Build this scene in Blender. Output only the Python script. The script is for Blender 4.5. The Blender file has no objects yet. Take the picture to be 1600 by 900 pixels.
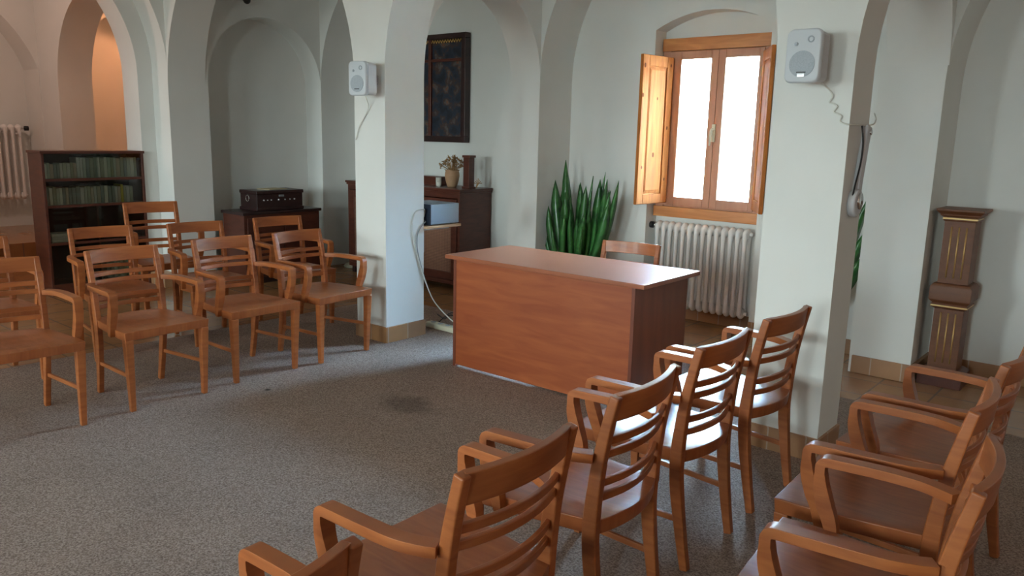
import bpy, bmesh, math, random
from mathutils import Vector, Matrix
random.seed(7)
S = bpy.context.scene
COL = S.collection
PI = math.pi

# ------------------------------------------------------------------ camera
pitch, roll, yaw, cam_h, fpx = 0.1916, 0.0232, math.radians(40), 1.5195, 1232.5
cy, sy = math.cos(yaw), math.sin(yaw)
right0 = Vector((cy, sy, 0))
fwd = Vector((-sy * math.cos(pitch), cy * math.cos(pitch), -math.sin(pitch)))
up0 = right0.cross(fwd)
r2 = right0 * math.cos(roll) + up0 * math.sin(roll)
u2 = -right0 * math.sin(roll) + up0 * math.cos(roll)
cd = bpy.data.cameras.new('camera')
cam = bpy.data.objects.new('camera', cd)
COL.objects.link(cam)
cam.matrix_world = Matrix(((r2.x, u2.x, -fwd.x, 0), (r2.y, u2.y, -fwd.y, 0), (r2.z, u2.z, -fwd.z, cam_h), (0, 0, 0, 1)))
cd.sensor_width = 36
cd.lens = 36 * fpx / 1600
cd.clip_start = 0.02
S.camera = cam

# ------------------------------------------------------------------ light and exposure
S.view_settings.view_transform = 'Standard'
S.view_settings.look = 'None'
S.view_settings.gamma = 1
S.view_settings.use_curve_mapping = False
S.view_settings.exposure = 0.72
SKY_STRENGTH = 20.0
SKY_NORTH = (3.5, 6.2, 9.2)     # open blue sky beyond the pine window
SKY_SOUTH = (1.02, 1.22, 1.24)    # hazy bright sky on the sunny side
W = bpy.data.worlds.new('sky')
S.world = W
W.use_nodes = True
nt = W.node_tree
bg = nt.nodes['Background']
bg.inputs[1].default_value = SKY_STRENGTH
tcw = nt.nodes.new('ShaderNodeTexCoord')
sepw = nt.nodes.new('ShaderNodeSeparateXYZ')
rw = nt.nodes.new('ShaderNodeValToRGB')
rw.color_ramp.elements[0].position = 0.45
rw.color_ramp.elements[0].color = (0.30, 0.29, 0.27, 1)
rw.color_ramp.elements[1].position = 0.53
rw.color_ramp.elements[1].color = (1, 1, 1, 1)
mw = nt.nodes.new('ShaderNodeMapRange')
mw.inputs[1].default_value = -1
mw.inputs[2].default_value = 1
nt.links.new(tcw.outputs['Generated'], sepw.inputs[0])
nt.links.new(sepw.outputs[2], mw.inputs[0])
nt.links.new(mw.outputs[0], rw.inputs[0])
ns = nt.nodes.new('ShaderNodeMapRange')
ns.inputs[1].default_value = -0.5
ns.inputs[2].default_value = 0.5
nt.links.new(sepw.outputs[1], ns.inputs[0])
mixs = nt.nodes.new('ShaderNodeMix'); mixs.data_type = 'RGBA'
mixs.inputs['A'].default_value = (*SKY_SOUTH, 1)
mixs.inputs['B'].default_value = (*SKY_NORTH, 1)
nt.links.new(ns.outputs[0], mixs.inputs['Factor'])
mulw = nt.nodes.new('ShaderNodeMix'); mulw.data_type = 'RGBA'; mulw.blend_type = 'MULTIPLY'; mulw.inputs['Factor'].default_value = 1
nt.links.new(rw.outputs[0], mulw.inputs['A']); nt.links.new(mixs.outputs['Result'], mulw.inputs['B'])
nt.links.new(mulw.outputs['Result'], bg.inputs[0])

sun = bpy.data.lights.new('sun', 'SUN')
sun.energy = 270
sun.angle = math.radians(0.6)
sun.color = (0.97, 0.98, 1.0)
so_ = bpy.data.objects.new('sun', sun); COL.objects.link(so_)
so_.rotation_euler = Vector((0.10, 0.42, -0.90)).to_track_quat('-Z', 'Y').to_euler()

def portal(loc, rot, sx, sz):
    """lets Cycles find the sky through a window opening (gives off no light itself)"""
    l = bpy.data.lights.new('window_portal', 'AREA')
    l.shape = 'RECTANGLE'
    l.size, l.size_y = sx, sz
    l.cycles.is_portal = True
    o = bpy.data.objects.new('window_portal', l)
    o.location = loc
    o.rotation_euler = rot
    COL.objects.link(o)

NIN = (-3.46, -2.48)      # window niche, left and right
SOUTH = [(-6.4, 1.3), (-3.4, 1.3), (-0.4, 1.3)]
ZS = (0.9, 2.5)
portal((-2.965, 6.28, 1.6), (-PI / 2, 0, 0), 0.95, 1.42)
for c, w in SOUTH:
    portal((c, -5.18, sum(ZS) / 2), (PI / 2, 0, 0), w, ZS[1] - ZS[0])

# ------------------------------------------------------------------ materials
def mat(name, col, rough=0.5, metal=0.0, coat=0.0, spec=0.5):
    m = bpy.data.materials.new(name)
    m.use_nodes = True
    b = m.node_tree.nodes['Principled BSDF']
    b.inputs['Base Color'].default_value = (*col, 1)
    b.inputs['Roughness'].default_value = rough
    b.inputs['Metallic'].default_value = metal
    b.inputs['Coat Weight'].default_value = coat
    b.inputs['Specular IOR Level'].default_value = spec
    return m

def noise_mat(name, c1, c2, scale=(1, 1, 1), nscale=5.0, rough=0.5, bump=0.0, detail=6, coat=0.0, r1=0.3, r2_=0.7, vary=0.0,
              spec=0.5, distort=0.0):
    m = mat(name, c1, rough, 0, coat, spec)
    n, l = m.node_tree.nodes, m.node_tree.links
    b = n['Principled BSDF']
    tc = n.new('ShaderNodeTexCoord')
    mp = n.new('ShaderNodeMapping')
    mp.inputs['Scale'].default_value = scale
    no = n.new('ShaderNodeTexNoise')
    no.inputs['Scale'].default_value = nscale
    no.inputs['Detail'].default_value = detail
    no.inputs['Distortion'].default_value = distort
    cr = n.new('ShaderNodeValToRGB')
    cr.color_ramp.elements[0].position = r1
    cr.color_ramp.elements[1].position = r2_
    cr.color_ramp.elements[0].color = (*c1, 1)
    cr.color_ramp.elements[1].color = (*c2, 1)
    l.new(tc.outputs['Object'], mp.inputs[0])
    l.new(mp.outputs[0], no.inputs['Vector'])
    l.new(no.outputs[0], cr.inputs[0])
    out = cr.outputs[0]
    if vary:
        oi = n.new('ShaderNodeObjectInfo')
        mr = n.new('ShaderNodeMapRange')
        mr.inputs[3].default_value = 1 - vary
        mr.inputs[4].default_value = 1 + vary
        l.new(oi.outputs['Random'], mr.inputs[0])
        hs = n.new('ShaderNodeHueSaturation')
        l.new(mr.outputs[0], hs.inputs['Value'])
        l.new(out, hs.inputs['Color'])
        out = hs.outputs[0]
    l.new(out, b.inputs['Base Color'])
    if bump:
        bp = n.new('ShaderNodeBump')
        bp.inputs['Strength'].default_value = bump
        bp.inputs['Distance'].default_value = 0.01
        l.new(no.outputs[0], bp.inputs['Height'])
        l.new(bp.outputs[0], b.inputs['Normal'])
    return m

M = {}
M['plaster'] = noise_mat('white_plaster', (0.79, 0.80, 0.765), (0.83, 0.84, 0.81), (1, 1, 1), 2.2, 0.9, 0.10, 8, spec=0.2)
M['wood'] = noise_mat('chair_wood', (0.30, 0.080, 0.020), (0.42, 0.130, 0.035), (3, 3, 22), 2.0, 0.38, 0.03, 6, 0.05, vary=0.10, distort=0.6)
M['seatwood'] = noise_mat('seat_wood', (0.27, 0.072, 0.020), (0.37, 0.112, 0.033), (22, 3, 3), 2.0, 0.34, 0.02, 6, 0.05, vary=0.08, distort=0.8)
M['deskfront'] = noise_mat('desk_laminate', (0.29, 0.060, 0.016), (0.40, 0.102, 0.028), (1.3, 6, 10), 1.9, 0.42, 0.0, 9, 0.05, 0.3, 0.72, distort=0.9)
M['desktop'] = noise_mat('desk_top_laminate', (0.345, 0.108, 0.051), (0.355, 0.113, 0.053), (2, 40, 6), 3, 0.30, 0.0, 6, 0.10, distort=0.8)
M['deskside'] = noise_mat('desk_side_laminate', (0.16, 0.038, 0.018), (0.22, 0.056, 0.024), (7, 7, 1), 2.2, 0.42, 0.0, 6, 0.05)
M['dark_wood'] = noise_mat('mahogany', (0.075, 0.020, 0.012), (0.125, 0.034, 0.018), (3, 3, 14), 2.0, 0.35, 0.0, 6, 0.1, distort=0.5)
M['black_wood'] = noise_mat('ebonised_wood', (0.022, 0.010, 0.010), (0.042, 0.016, 0.015), (3, 3, 10), 2.0, 0.33, 0.0, 6, 0.1)
M['pine'] = noise_mat('orange_pine', (0.38, 0.118, 0.028), (0.54, 0.200, 0.052), (16, 16, 1.6), 1.3, 0.8, 0.0, 5, 0.0, spec=0.12, distort=1.5)
M['pine_h'] = noise_mat('orange_pine_rail', (0.50, 0.17, 0.045), (0.68, 0.29, 0.085), (1.6, 16, 16), 1.3, 0.30, 0.0, 5, 0.15, distort=1.5)
M['pine_knot'] = noise_mat('pine_knot', (0.10, 0.03, 0.012), (0.16, 0.045, 0.016), (1, 1, 1), 40, 0.95, spec=0.0)
M['sashwood'] = noise_mat('window_sash_wood', (0.50, 0.22, 0.125), (0.58, 0.29, 0.17), (12, 12, 1.4), 1.3, 0.35, 0.0, 5, 0.1, distort=1.0)
M['enamel'] = mat('radiator_enamel', (0.88, 0.85, 0.82), 0.35, coat=0.1)
M['black'] = mat('black_plastic', (0.012, 0.012, 0.014), 0.4)
M['white_plastic'] = mat('white_plastic', (0.66, 0.70, 0.74), 0.42)
M['grille_plastic'] = noise_mat('speaker_grille', (0.40, 0.45, 0.50), (0.50, 0.55, 0.60), (1, 1, 1), 260, 0.6, 0.2, 2)
M['box_plastic'] = mat('speaker_shell', (0.58, 0.58, 0.60), 0.5)
M['chrome'] = mat('chrome', (0.75, 0.75, 0.75), 0.18, 1.0)
M['brass'] = mat('brass', (0.55, 0.38, 0.16), 0.3, 1.0)
M['silver'] = mat('silver_badge', (0.85, 0.86, 0.88), 0.3, 0.3)
M['white_cord'] = mat('white_cord', (0.72, 0.72, 0.66), 0.5)
M['grey_cord'] = mat('grey_cord', (0.30, 0.32, 0.33), 0.5)
M['cream'] = mat('cream_plastic', (0.70, 0.68, 0.52), 0.45)
M['amp_side'] = mat('blue_grey_steel', (0.36, 0.47, 0.60), 0.38, 0.25)
M['amp_front'] = mat('dark_blue_panel', (0.025, 0.035, 0.06), 0.4)
M['shelfwood'] = noise_mat('light_shelf_wood', (0.62, 0.40, 0.24), (0.72, 0.50, 0.32), (3, 3, 12), 2.0, 0.4)
M['gilt'] = mat('gilt', (0.62, 0.38, 0.12), 0.38, 0.55)
M['terracotta_vase'] = noise_mat('stoneware', (0.42, 0.24, 0.13), (0.52, 0.33, 0.19), (1, 1, 1), 9, 0.6, 0.1)
M['dried'] = noise_mat('dried_flowers', (0.28, 0.13, 0.05), (0.50, 0.32, 0.14), (1, 1, 1), 30, 0.8)
M['glass_cup'] = mat('frosted_cup', (0.62, 0.62, 0.55), 0.25)
M['leaf'] = noise_mat('snake_plant_leaf', (0.012, 0.070, 0.018), (0.07, 0.26, 0.06), (1, 1, 1), 9, 0.30, 0.0, 4, 0.2, distort=1.0)
M['pot'] = noise_mat('clay_pot', (0.22, 0.08, 0.045), (0.30, 0.12, 0.06), (1, 1, 1), 8, 0.6)
M['soil'] = noise_mat('soil', (0.02, 0.014, 0.01), (0.05, 0.03, 0.02), (1, 1, 1), 60, 0.95, 0.5)
M['paper'] = mat('old_paper', (0.55, 0.47, 0.30), 0.7)
M['dark_inside'] = mat('bookcase_back', (0.014, 0.014, 0.018), 0.6)
M['gold_lines'] = mat('gold_leaf', (0.70, 0.46, 0.18), 0.35, 0.6)

def cane():
    m = mat('woven_cane', (0.25, 0.12, 0.07), 0.6)
    n, l = m.node_tree.nodes, m.node_tree.links
    tc = n.new('ShaderNodeTexCoord'); mp = n.new('ShaderNodeMapping')
    mp.inputs['Rotation'].default_value = (0, PI / 4, 0)
    mp.inputs['Scale'].default_value = (1, 1, 1)
    ch = n.new('ShaderNodeTexChecker')
    ch.inputs['Scale'].default_value = 95
    ch.inputs['Color1'].default_value = (0.30, 0.155, 0.095, 1)
    ch.inputs['Color2'].default_value = (0.13, 0.055, 0.035, 1)
    l.new(tc.outputs['Object'], mp.inputs[0]); l.new(mp.outputs[0], ch.inputs[0])
    l.new(ch.outputs[0], n['Principled BSDF'].inputs['Base Color'])
    return m
M['cane'] = cane()

def carpet_mat():
    m = mat('grey_brown_carpet', (0.2, 0.18, 0.17), 0.97, spec=0.1)
    n, l = m.node_tree.nodes, m.node_tree.links
    b = n['Principled BSDF']
    tc = n.new('ShaderNodeTexCoord')
    a = n.new('ShaderNodeTexNoise'); a.inputs['Scale'].default_value = 150; a.inputs['Detail'].default_value = 3
    ca = n.new('ShaderNodeValToRGB')
    ca.color_ramp.elements[0].position = 0.34; ca.color_ramp.elements[0].color = (0.168, 0.114, 0.088, 1)
    ca.color_ramp.elements[1].position = 0.68; ca.color_ramp.elements[1].color = (0.42, 0.318, 0.262, 1)
    g = n.new('ShaderNodeTexNoise'); g.inputs['Scale'].default_value = 1.6; g.inputs['Detail'].default_value = 4
    cg = n.new('ShaderNodeMapRange'); cg.inputs[1].default_value = 0.3; cg.inputs[2].default_value = 0.7
    cg.inputs[3].default_value = 0.90; cg.inputs[4].default_value = 1.08
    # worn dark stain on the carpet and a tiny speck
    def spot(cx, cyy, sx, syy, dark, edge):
        mp = n.new('ShaderNodeMapping')
        mp.inputs['Location'].default_value = (-cx, -cyy, 0)
        vm = n.new('ShaderNodeVectorMath'); vm.operation = 'MULTIPLY'
        vm.inputs[1].default_value = (1 / sx, 1 / syy, 0)
        wn = n.new('ShaderNodeTexNoise'); wn.inputs['Scale'].default_value = 7
        ad = n.new('ShaderNodeVectorMath'); ad.operation = 'ADD'
        le = n.new('ShaderNodeVectorMath'); le.operation = 'LENGTH'
        sc = n.new('ShaderNodeMath'); sc.operation = 'MULTIPLY_ADD'; sc.inputs[1].default_value = edge; sc.inputs[2].default_value = -edge / 2
        sm = n.new('ShaderNodeMath'); sm.operation = 'ADD'
        r = n.new('ShaderNodeMapRange'); r.interpolation_type = 'SMOOTHSTEP'
        r.inputs[1].default_value = 0.2; r.inputs[2].default_value = 1.0
        r.inputs[3].default_value = dark; r.inputs[4].default_value = 1
        l.new(tc.outputs['Object'], mp.inputs[0]); l.new(mp.outputs[0], vm.inputs[0])
        l.new(vm.outputs[0], le.inputs[0]); l.new(tc.outputs['Object'], wn.inputs['Vector'])
        l.new(wn.outputs[0], sc.inputs[0]); l.new(le.outputs['Value'], sm.inputs[0]); l.new(sc.outputs[0], sm.inputs[1])
        l.new(sm.outputs[0], r.inputs[0])
        return r.outputs[0]
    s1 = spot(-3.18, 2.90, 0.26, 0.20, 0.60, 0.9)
    s2 = spot(-3.973, 2.502, 0.028, 0.028, 0.2, 0.2)
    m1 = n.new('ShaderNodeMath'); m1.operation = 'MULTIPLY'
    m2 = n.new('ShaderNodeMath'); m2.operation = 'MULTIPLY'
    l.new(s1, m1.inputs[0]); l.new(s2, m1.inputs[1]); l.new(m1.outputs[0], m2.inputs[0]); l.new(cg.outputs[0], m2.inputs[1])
    hs = n.new('ShaderNodeHueSaturation')
    l.new(tc.outputs['Object'], a.inputs['Vector']); l.new(tc.outputs['Object'], g.inputs['Vector'])
    l.new(a.outputs[0], ca.inputs[0]); l.new(g.outputs[0], cg.inputs[0])
    l.new(ca.outputs[0], hs.inputs['Color']); l.new(m2.outputs[0], hs.inputs['Value'])
    l.new(hs.outputs[0], b.inputs['Base Color'])
    bp = n.new('ShaderNodeBump'); bp.inputs['Strength'].default_value = 0.25; bp.inputs['Distance'].default_value = 0.003
    l.new(a.outputs[0], bp.inputs['Height']); l.new(bp.outputs[0], b.inputs['Normal'])
    return m
M['carpet'] = carpet_mat()

def tile_mat(name, c1, c2, mortar, w, h, rough, vertical=False, msize=0.006):
    m = mat(name, c1, rough)
    n, l = m.node_tree.nodes, m.node_tree.links
    b = n['Principled BSDF']
    tc = n.new('ShaderNodeTexCoord')
    br = n.new('ShaderNodeTexBrick')
    br.offset = 0
    br.inputs['Scale'].default_value = 1
    br.inputs['Brick Width'].default_value = w
    br.inputs['Row Height'].default_value = h
    br.inputs['Mortar Size'].default_value = msize
    br.inputs['Color1'].default_value = (*c1, 1)
    br.inputs['Color2'].default_value = (*c2, 1)
    br.inputs['Mortar'].default_value = (*mortar, 1)
    if vertical:
        sp = n.new('ShaderNodeSeparateXYZ'); ad = n.new('ShaderNodeMath'); cb = n.new('ShaderNodeCombineXYZ')
        l.new(tc.outputs['Object'], sp.inputs[0]); l.new(sp.outputs[0], ad.inputs[0]); l.new(sp.outputs[1], ad.inputs[1])
        l.new(ad.outputs[0], cb.inputs[0]); cb.inputs[1].default_value = 0.1
        l.new(cb.outputs[0], br.inputs['Vector'])
    else:
        l.new(tc.outputs['Object'], br.inputs['Vector'])
    no = n.new('ShaderNodeTexNoise'); no.inputs['Scale'].default_value = 6
    mx = n.new('ShaderNodeMixRGB'); mx.blend_type = 'MULTIPLY'; mx.inputs[0].default_value = 0.35
    l.new(tc.outputs['Object'], no.inputs['Vector'])
    l.new(br.outputs[0], mx.inputs[1]); l.new(no.outputs[0], mx.inputs[2]); l.new(mx.outputs[0], b.inputs['Base Color'])
    return m
M['floor_tile'] = tile_mat('floor_tiles', (0.42, 0.20, 0.085), (0.48, 0.25, 0.115), (0.25, 0.16, 0.10), 0.33, 0.33, 0.22)
M['base_tile'] = tile_mat('base_tiles', (0.40, 0.21, 0.11), (0.52, 0.27, 0.12), (0.55, 0.42, 0.32), 0.19, 3.0, 0.4, True, 0.004)

def facade_mat():
    m = mat('stone_facade', (0.8, 0.8, 0.78), 0.9)
    n, l = m.node_tree.nodes, m.node_tree.links
    tc = n.new('ShaderNodeTexCoord'); no = n.new('ShaderNodeTexNoise')
    no.inputs['Scale'].default_value = 1.3; no.inputs['Detail'].default_value = 5
    cr = n.new('ShaderNodeValToRGB')
    cr.color_ramp.elements[0].position = 0.42; cr.color_ramp.elements[0].color = (0.74, 0.84, 0.90, 1)
    cr.color_ramp.elements[1].position = 0.62; cr.color_ramp.elements[1].color = (0.78, 0.72, 0.52, 1)
    l.new(tc.outputs['Object'], no.inputs['Vector']); l.new(no.outputs[0], cr.inputs[0])
    l.new(cr.outputs[0], n['Principled BSDF'].inputs['Base Color'])
    return m
M['facade'] = facade_mat()

def glass_mat(name, tint=(1, 1, 1), gl=0.06):
    m = bpy.data.materials.new(name); m.use_nodes = True
    n, l = m.node_tree.nodes, m.node_tree.links
    n.clear()
    o = n.new('ShaderNodeOutputMaterial'); t = n.new('ShaderNodeBsdfTransparent'); g = n.new('ShaderNodeBsdfGlossy')
    g.inputs['Roughness'].default_value = 0.03
    t.inputs[0].default_value = (*tint, 1)
    mx = n.new('ShaderNodeMixShader'); fr = n.new('ShaderNodeFresnel'); fr.inputs[0].default_value = 1.45
    l.new(fr.outputs[0], mx.inputs[0]); l.new(t.outputs[0], mx.inputs[1]); l.new(g.outputs[0], mx.inputs[2]); l.new(mx.outputs[0], o.inputs[0])
    return m
M['glass'] = glass_mat('window_glass')
M['case_glass'] = glass_mat('bookcase_glass', (0.93, 0.97, 0.95))

def art_mat():
    m = mat('dark_painted_panel', (0.03, 0.04, 0.06), 0.45)
    n, l = m.node_tree.nodes, m.node_tree.links
    tc = n.new('ShaderNodeTexCoord')
    no = n.new('ShaderNodeTexNoise'); no.inputs['Scale'].default_value = 10; no.inputs['Detail'].default_value = 6; no.inputs['Distortion'].default_value = 0.3
    cr = n.new('ShaderNodeValToRGB')
    e = cr.color_ramp.elements
    e[0].position = 0.36; e[0].color = (0.010, 0.014, 0.022, 1)
    e[1].position = 0.74; e[1].color = (0.30, 0.17, 0.07, 1)
    for p, c in ((0.48, (0.016, 0.028, 0.05, 1)), (0.56, (0.06, 0.03, 0.02, 1)), (0.62, (0.09, 0.09, 0.085, 1)), (0.67, (0.16, 0.06, 0.025, 1))):
        x = e.new(p); x.color = c
    l.new(tc.outputs['Object'], no.inputs['Vector']); l.new(no.outputs[0], cr.inputs[0])
    l.new(cr.outputs[0], n['Principled BSDF'].inputs['Base Color'])
    return m
M['art'] = art_mat()
BOOKM = [mat('book_cloth_%s' % k, c, 0.7) for k, c in {
    'sage': (0.58, 0.66, 0.54), 'grey': (0.70, 0.74, 0.66), 'olive': (0.46, 0.50, 0.36), 'dull': (0.34, 0.40, 0.36),
    'tan': (0.64, 0.58, 0.44), 'pale': (0.84, 0.87, 0.76)}.items()]
M['book_yellow'] = mat('book_cloth_yellow', (0.75, 0.68, 0.12), 0.7)

# ------------------------------------------------------------------ helpers
def link(name, me, m, parent=None, smooth=False):
    if isinstance(me, bmesh.types.BMesh):
        bm = me
        me = bpy.data.meshes.new(name)
        bmesh.ops.recalc_face_normals(bm, faces=bm.faces)
        bm.to_mesh(me); bm.free()
    o = bpy.data.objects.new(name, me)
    COL.objects.link(o)
    if m: me.materials.append(m)
    if smooth:
        for p in me.polygons: p.use_smooth = True
    if parent: o.parent = parent
    return o

def bevel(o, w=0.004, seg=2):
    md = o.modifiers.new('edge_bevel', 'BEVEL'); md.width = w; md.segments = seg; md.limit_method = 'ANGLE'; md.angle_limit = math.radians(35)
    for p in o.data.polygons: p.use_smooth = True
    wn = o.modifiers.new('weighted', 'WEIGHTED_NORMAL'); wn.keep_sharp = True
    return o

def tag(o, label, cat, group=None, kind=None):
    o['label'] = label
    if cat: o['category'] = cat
    if group: o['group'] = group
    if kind: o['kind'] = kind
    return o

def thing(name, label, cat, loc=(0, 0, 0), rz=0.0, group=None):
    o = bpy.data.objects.new(name, None); COL.objects.link(o)
    o.empty_display_size = 0.1
    o.location = loc; o.rotation_euler = (0, 0, rz)
    return tag(o, label, cat, group)

def struct(name, bm, m, label=None):
    o = link(name, bm, m); o['kind'] = 'structure'
    if label: o['label'] = label
    return o

def box(bm, x0, x1, y0, y1, z0, z1):
    v = [bm.verts.new(p) for p in ((x0, y0, z0), (x1, y0, z0), (x1, y1, z0), (x0, y1, z0), (x0, y0, z1), (x1, y0, z1), (x1, y1, z1), (x0, y1, z1))]
    for f in ((0, 3, 2, 1), (4, 5, 6, 7), (0, 1, 5, 4), (1, 2, 6, 5), (2, 3, 7, 6), (3, 0, 4, 7)):
        bm.faces.new([v[i] for i in f])
    return bm

def boxes(*bs):
    bm = bmesh.new()
    for b in bs: box(bm, *b)
    return bm

def sweep(bm, pts, sizes, side=None, cap=True):
    """rectangular section (w along 'side', t along normal) swept along pts; side may be one vector or a list"""
    n = len(pts); P = [Vector(p) for p in pts]
    rings = []
    for i in range(n):
        t = (P[min(i + 1, n - 1)] - P[max(i - 1, 0)]).normalized()
        s = Vector(side[i] if isinstance(side, list) else side)
        s = (s - t * s.dot(t)).normalized()
        nn = t.cross(s)
        w, h = sizes[i] if isinstance(sizes, list) else sizes
        rings.append([bm.verts.new(P[i] + s * (w / 2 * a) + nn * (h / 2 * b)) for a, b in ((-1, -1), (1, -1), (1, 1), (-1, 1))])
    for i in range(n - 1):
        for k in range(4):
            bm.faces.new((rings[i][k], rings[i][(k + 1) % 4], rings[i + 1][(k + 1) % 4], rings[i + 1][k]))
    if cap:
        bm.faces.new(rings[0][::-1]); bm.faces.new(rings[-1])
    return bm

def smoothpath(ctrl, n=6):
    """Catmull-Rom through ctrl tuples (any dimension)"""
    out = []
    m = len(ctrl)
    for i in range(m - 1):
        p0, p1, p2, p3 = ctrl[max(i - 1, 0)], ctrl[i], ctrl[i + 1], ctrl[min(i + 2, m - 1)]
        for k in range(n):
            t = k / n
            out.append(tuple(0.5 * ((2 * b) + (-a + c) * t + (2 * a - 5 * b + 4 * c - d) * t * t + (-a + 3 * b - 3 * c + d) * t ** 3)
                             for a, b, c, d in zip(p0, p1, p2, p3)))
    out.append(tuple(ctrl[-1]))
    return out

def tube(bm, pts, r, seg=8, cap=True):
    n = len(pts); P = [Vector(p) for p in pts]; rings = []
    ref = Vector((0, 0, 1))
    prev = None
    for i in range(n):
        t = (P[min(i + 1, n - 1)] - P[max(i - 1, 0)]).normalized()
        if prev is None:
            prev = t.cross(ref) if abs(t.dot(ref)) < 0.9 else t.cross(Vector((1, 0, 0)))
        s = (prev - t * prev.dot(t)).normalized(); prev = s
        q = t.cross(s)
        rr = r[i] if isinstance(r, (list, tuple)) else r
        rings.append([bm.verts.new(P[i] + (s * math.cos(2 * PI * k / seg) + q * math.sin(2 * PI * k / seg)) * rr) for k in range(seg)])
    for i in range(n - 1):
        for k in range(seg):
            bm.faces.new((rings[i][k], rings[i][(k + 1) % seg], rings[i + 1][(k + 1) % seg], rings[i + 1][k]))
    if cap:
        bm.faces.new(rings[0][::-1]); bm.faces.new(rings[-1])
    return bm

def lathe(bm, prof, seg=24, c=(0, 0, 0)):
    rings = []
    for r, z in prof:
        rings.append([bm.verts.new((c[0] + max(r, 1e-4) * math.cos(2 * PI * k / seg), c[1] + max(r, 1e-4) * math.sin(2 * PI * k / seg), c[2] + z)) for k in range(seg)])
    for i in range(len(prof) - 1):
        for k in range(seg):
            bm.faces.new((rings[i][k], rings[i][(k + 1) % seg], rings[i + 1][(k + 1) % seg], rings[i + 1][k]))
    bm.faces.new(rings[0][::-1]); bm.faces.new(rings[-1])
    return bm

def cyl(bm, p, q, r, seg=16):
    return tube(bm, [p, q], r, seg)

# ------------------------------------------------------------------ the room
TOP = 3.45
def arch_wall(name, axis, d0, d1, s0, s1, openings, m=None, top=TOP, seg=44, z0=0.0):
    """slab between d0 and d1 running along axis ('x' or 'y') from s0 to s1; openings = (a, b, spring, rise)"""
    bm = bmesh.new()
    def pt(s, d, z): return (s, d, z) if axis == 'x' else (d, s, z)
    def solid(a, b, za, zb):
        if axis == 'x': box(bm, a, b, d0, d1, za, zb)
        else: box(bm, d0, d1, a, b, za, zb)
    cur = s0
    for a, b, spring, rise in sorted(openings):
        if a > cur + 1e-4: solid(cur, a, z0, top)
        half = (b - a) / 2; c = (a + b) / 2
        R_ = (half * half + rise * rise) / (2 * rise); zc = spring + rise - R_
        def zz(s):
            return zc + math.sqrt(max(R_ * R_ - (s - c) ** 2, 0))
        ss = [c - half * math.cos(PI * k / seg) for k in range(seg + 1)]
        lo = [[bm.verts.new(pt(s, d, zz(s))) for s in ss] for d in (d0, d1)]
        hi = [[bm.verts.new(pt(s, d, top)) for s in ss] for d in (d0, d1)]
        for k in range(seg):
            bm.faces.new((lo[0][k], lo[0][k + 1], hi[0][k + 1], hi[0][k]))
            bm.faces.new((lo[1][k + 1], lo[1][k], hi[1][k], hi[1][k + 1]))
        so = [[bm.verts.new(v.co) for v in r] for r in lo]
        for k in range(seg):
            f = bm.faces.new((so[0][k + 1], so[0][k], so[1][k], so[1][k + 1])); f.smooth = True
        cur = b
    if s1 > cur + 1e-4: solid(cur, s1, z0, top)
    return struct(name, bm, m or M['plaster'])

YN = 5.88            # face of the window wall
# arcade through the two speaker pillars
arch_wall('wall_arcade', 'x', 3.70, 4.07, -10.4, -1.53,
          [(-9.88, -7.95, 1.95, 0.965), (-7.34, -4.62, 1.9, 1.335), (-4.29, -1.53, 1.9, 1.38)])
arch_wall('wall_arcade_east', 'x', 3.70, 3.98, -1.53, 4.5, [(-1.17, 1.6, 1.85, 1.385), (1.98, 4.4, 1.9, 1.21)])
# shallow arches in front of the window wall
arch_wall('wall_niches_north', 'x', 5.42, YN, -10.4, 4.5,
          [(-10.0, -7.8, 2.0, 1.1), (-7.34, -4.62, 2.0, 1.335), (-4.29, -1.56, 2.0, 1.365), (-1.18, 1.6, 1.9, 1.39), (1.98, 4.4, 1.95, 1.21)])
# cross arches between pillars and the window wall
arch_wall('wall_cross_west', 'y', -4.62, -4.29, 4.07, 5.42, [(4.07, 5.42, 1.99, 0.675)])
arch_wall('wall_cross_centre', 'y', -1.53, -1.17, 3.98, 5.42, [(3.98, 5.42, 1.99, 0.675)])
arch_wall('wall_cross_east', 'y', 1.6, 1.98, 3.98, 5.42, [(3.98, 5.42, 1.99, 0.675)])
arch_wall('wall_blind_arch', 'y', -7.62, -7.34, 4.07, 5.42, [(4.10, 5.42, 1.97, 0.66)])
arch_wall('wall_blind_back', 'y', -7.95, -7.62, 4.07, YN, [])
# stepped arch above the bookcase
arch_wall('wall_stepped_outer', 'y', -7.64, -7.34, -5.0, 3.70, [(0.94, 3.70, 2.1, 1.33)])
arch_wall('wall_stepped_inner', 'y', -7.95, -7.64, -5.0, 3.70, [(1.10, 3.56, 2.0, 1.23)])
# far west wall with its blind arches
arch_wall('wall_west_arches', 'y', -10.85, -10.4, -5.0, YN, [(0.95, 3.69, 2.15, 1.0), (4.2, 5.42, 2.3, 0.61)])
struct('wall_west', boxes((-11.2, -10.85, -5.0, 6.4, 0, TOP)), M['plaster'])
# window wall with arched niche
arch_wall('wall_north', 'x', YN, 6.05, -10.85, 4.5, [(NIN[0], NIN[1], 2.385, 0.125)])
struct('wall_north_outer', boxes((-10.85, -3.42, 6.05, 6.4, 0, TOP), (-2.52, 4.5, 6.05, 6.4, 0, TOP),
                                 (-3.42, -2.52, 6.05, 6.4, 0, 0.9), (-3.42, -2.52, 6.05, 6.4, 2.30, TOP)), M['plaster'])
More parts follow.
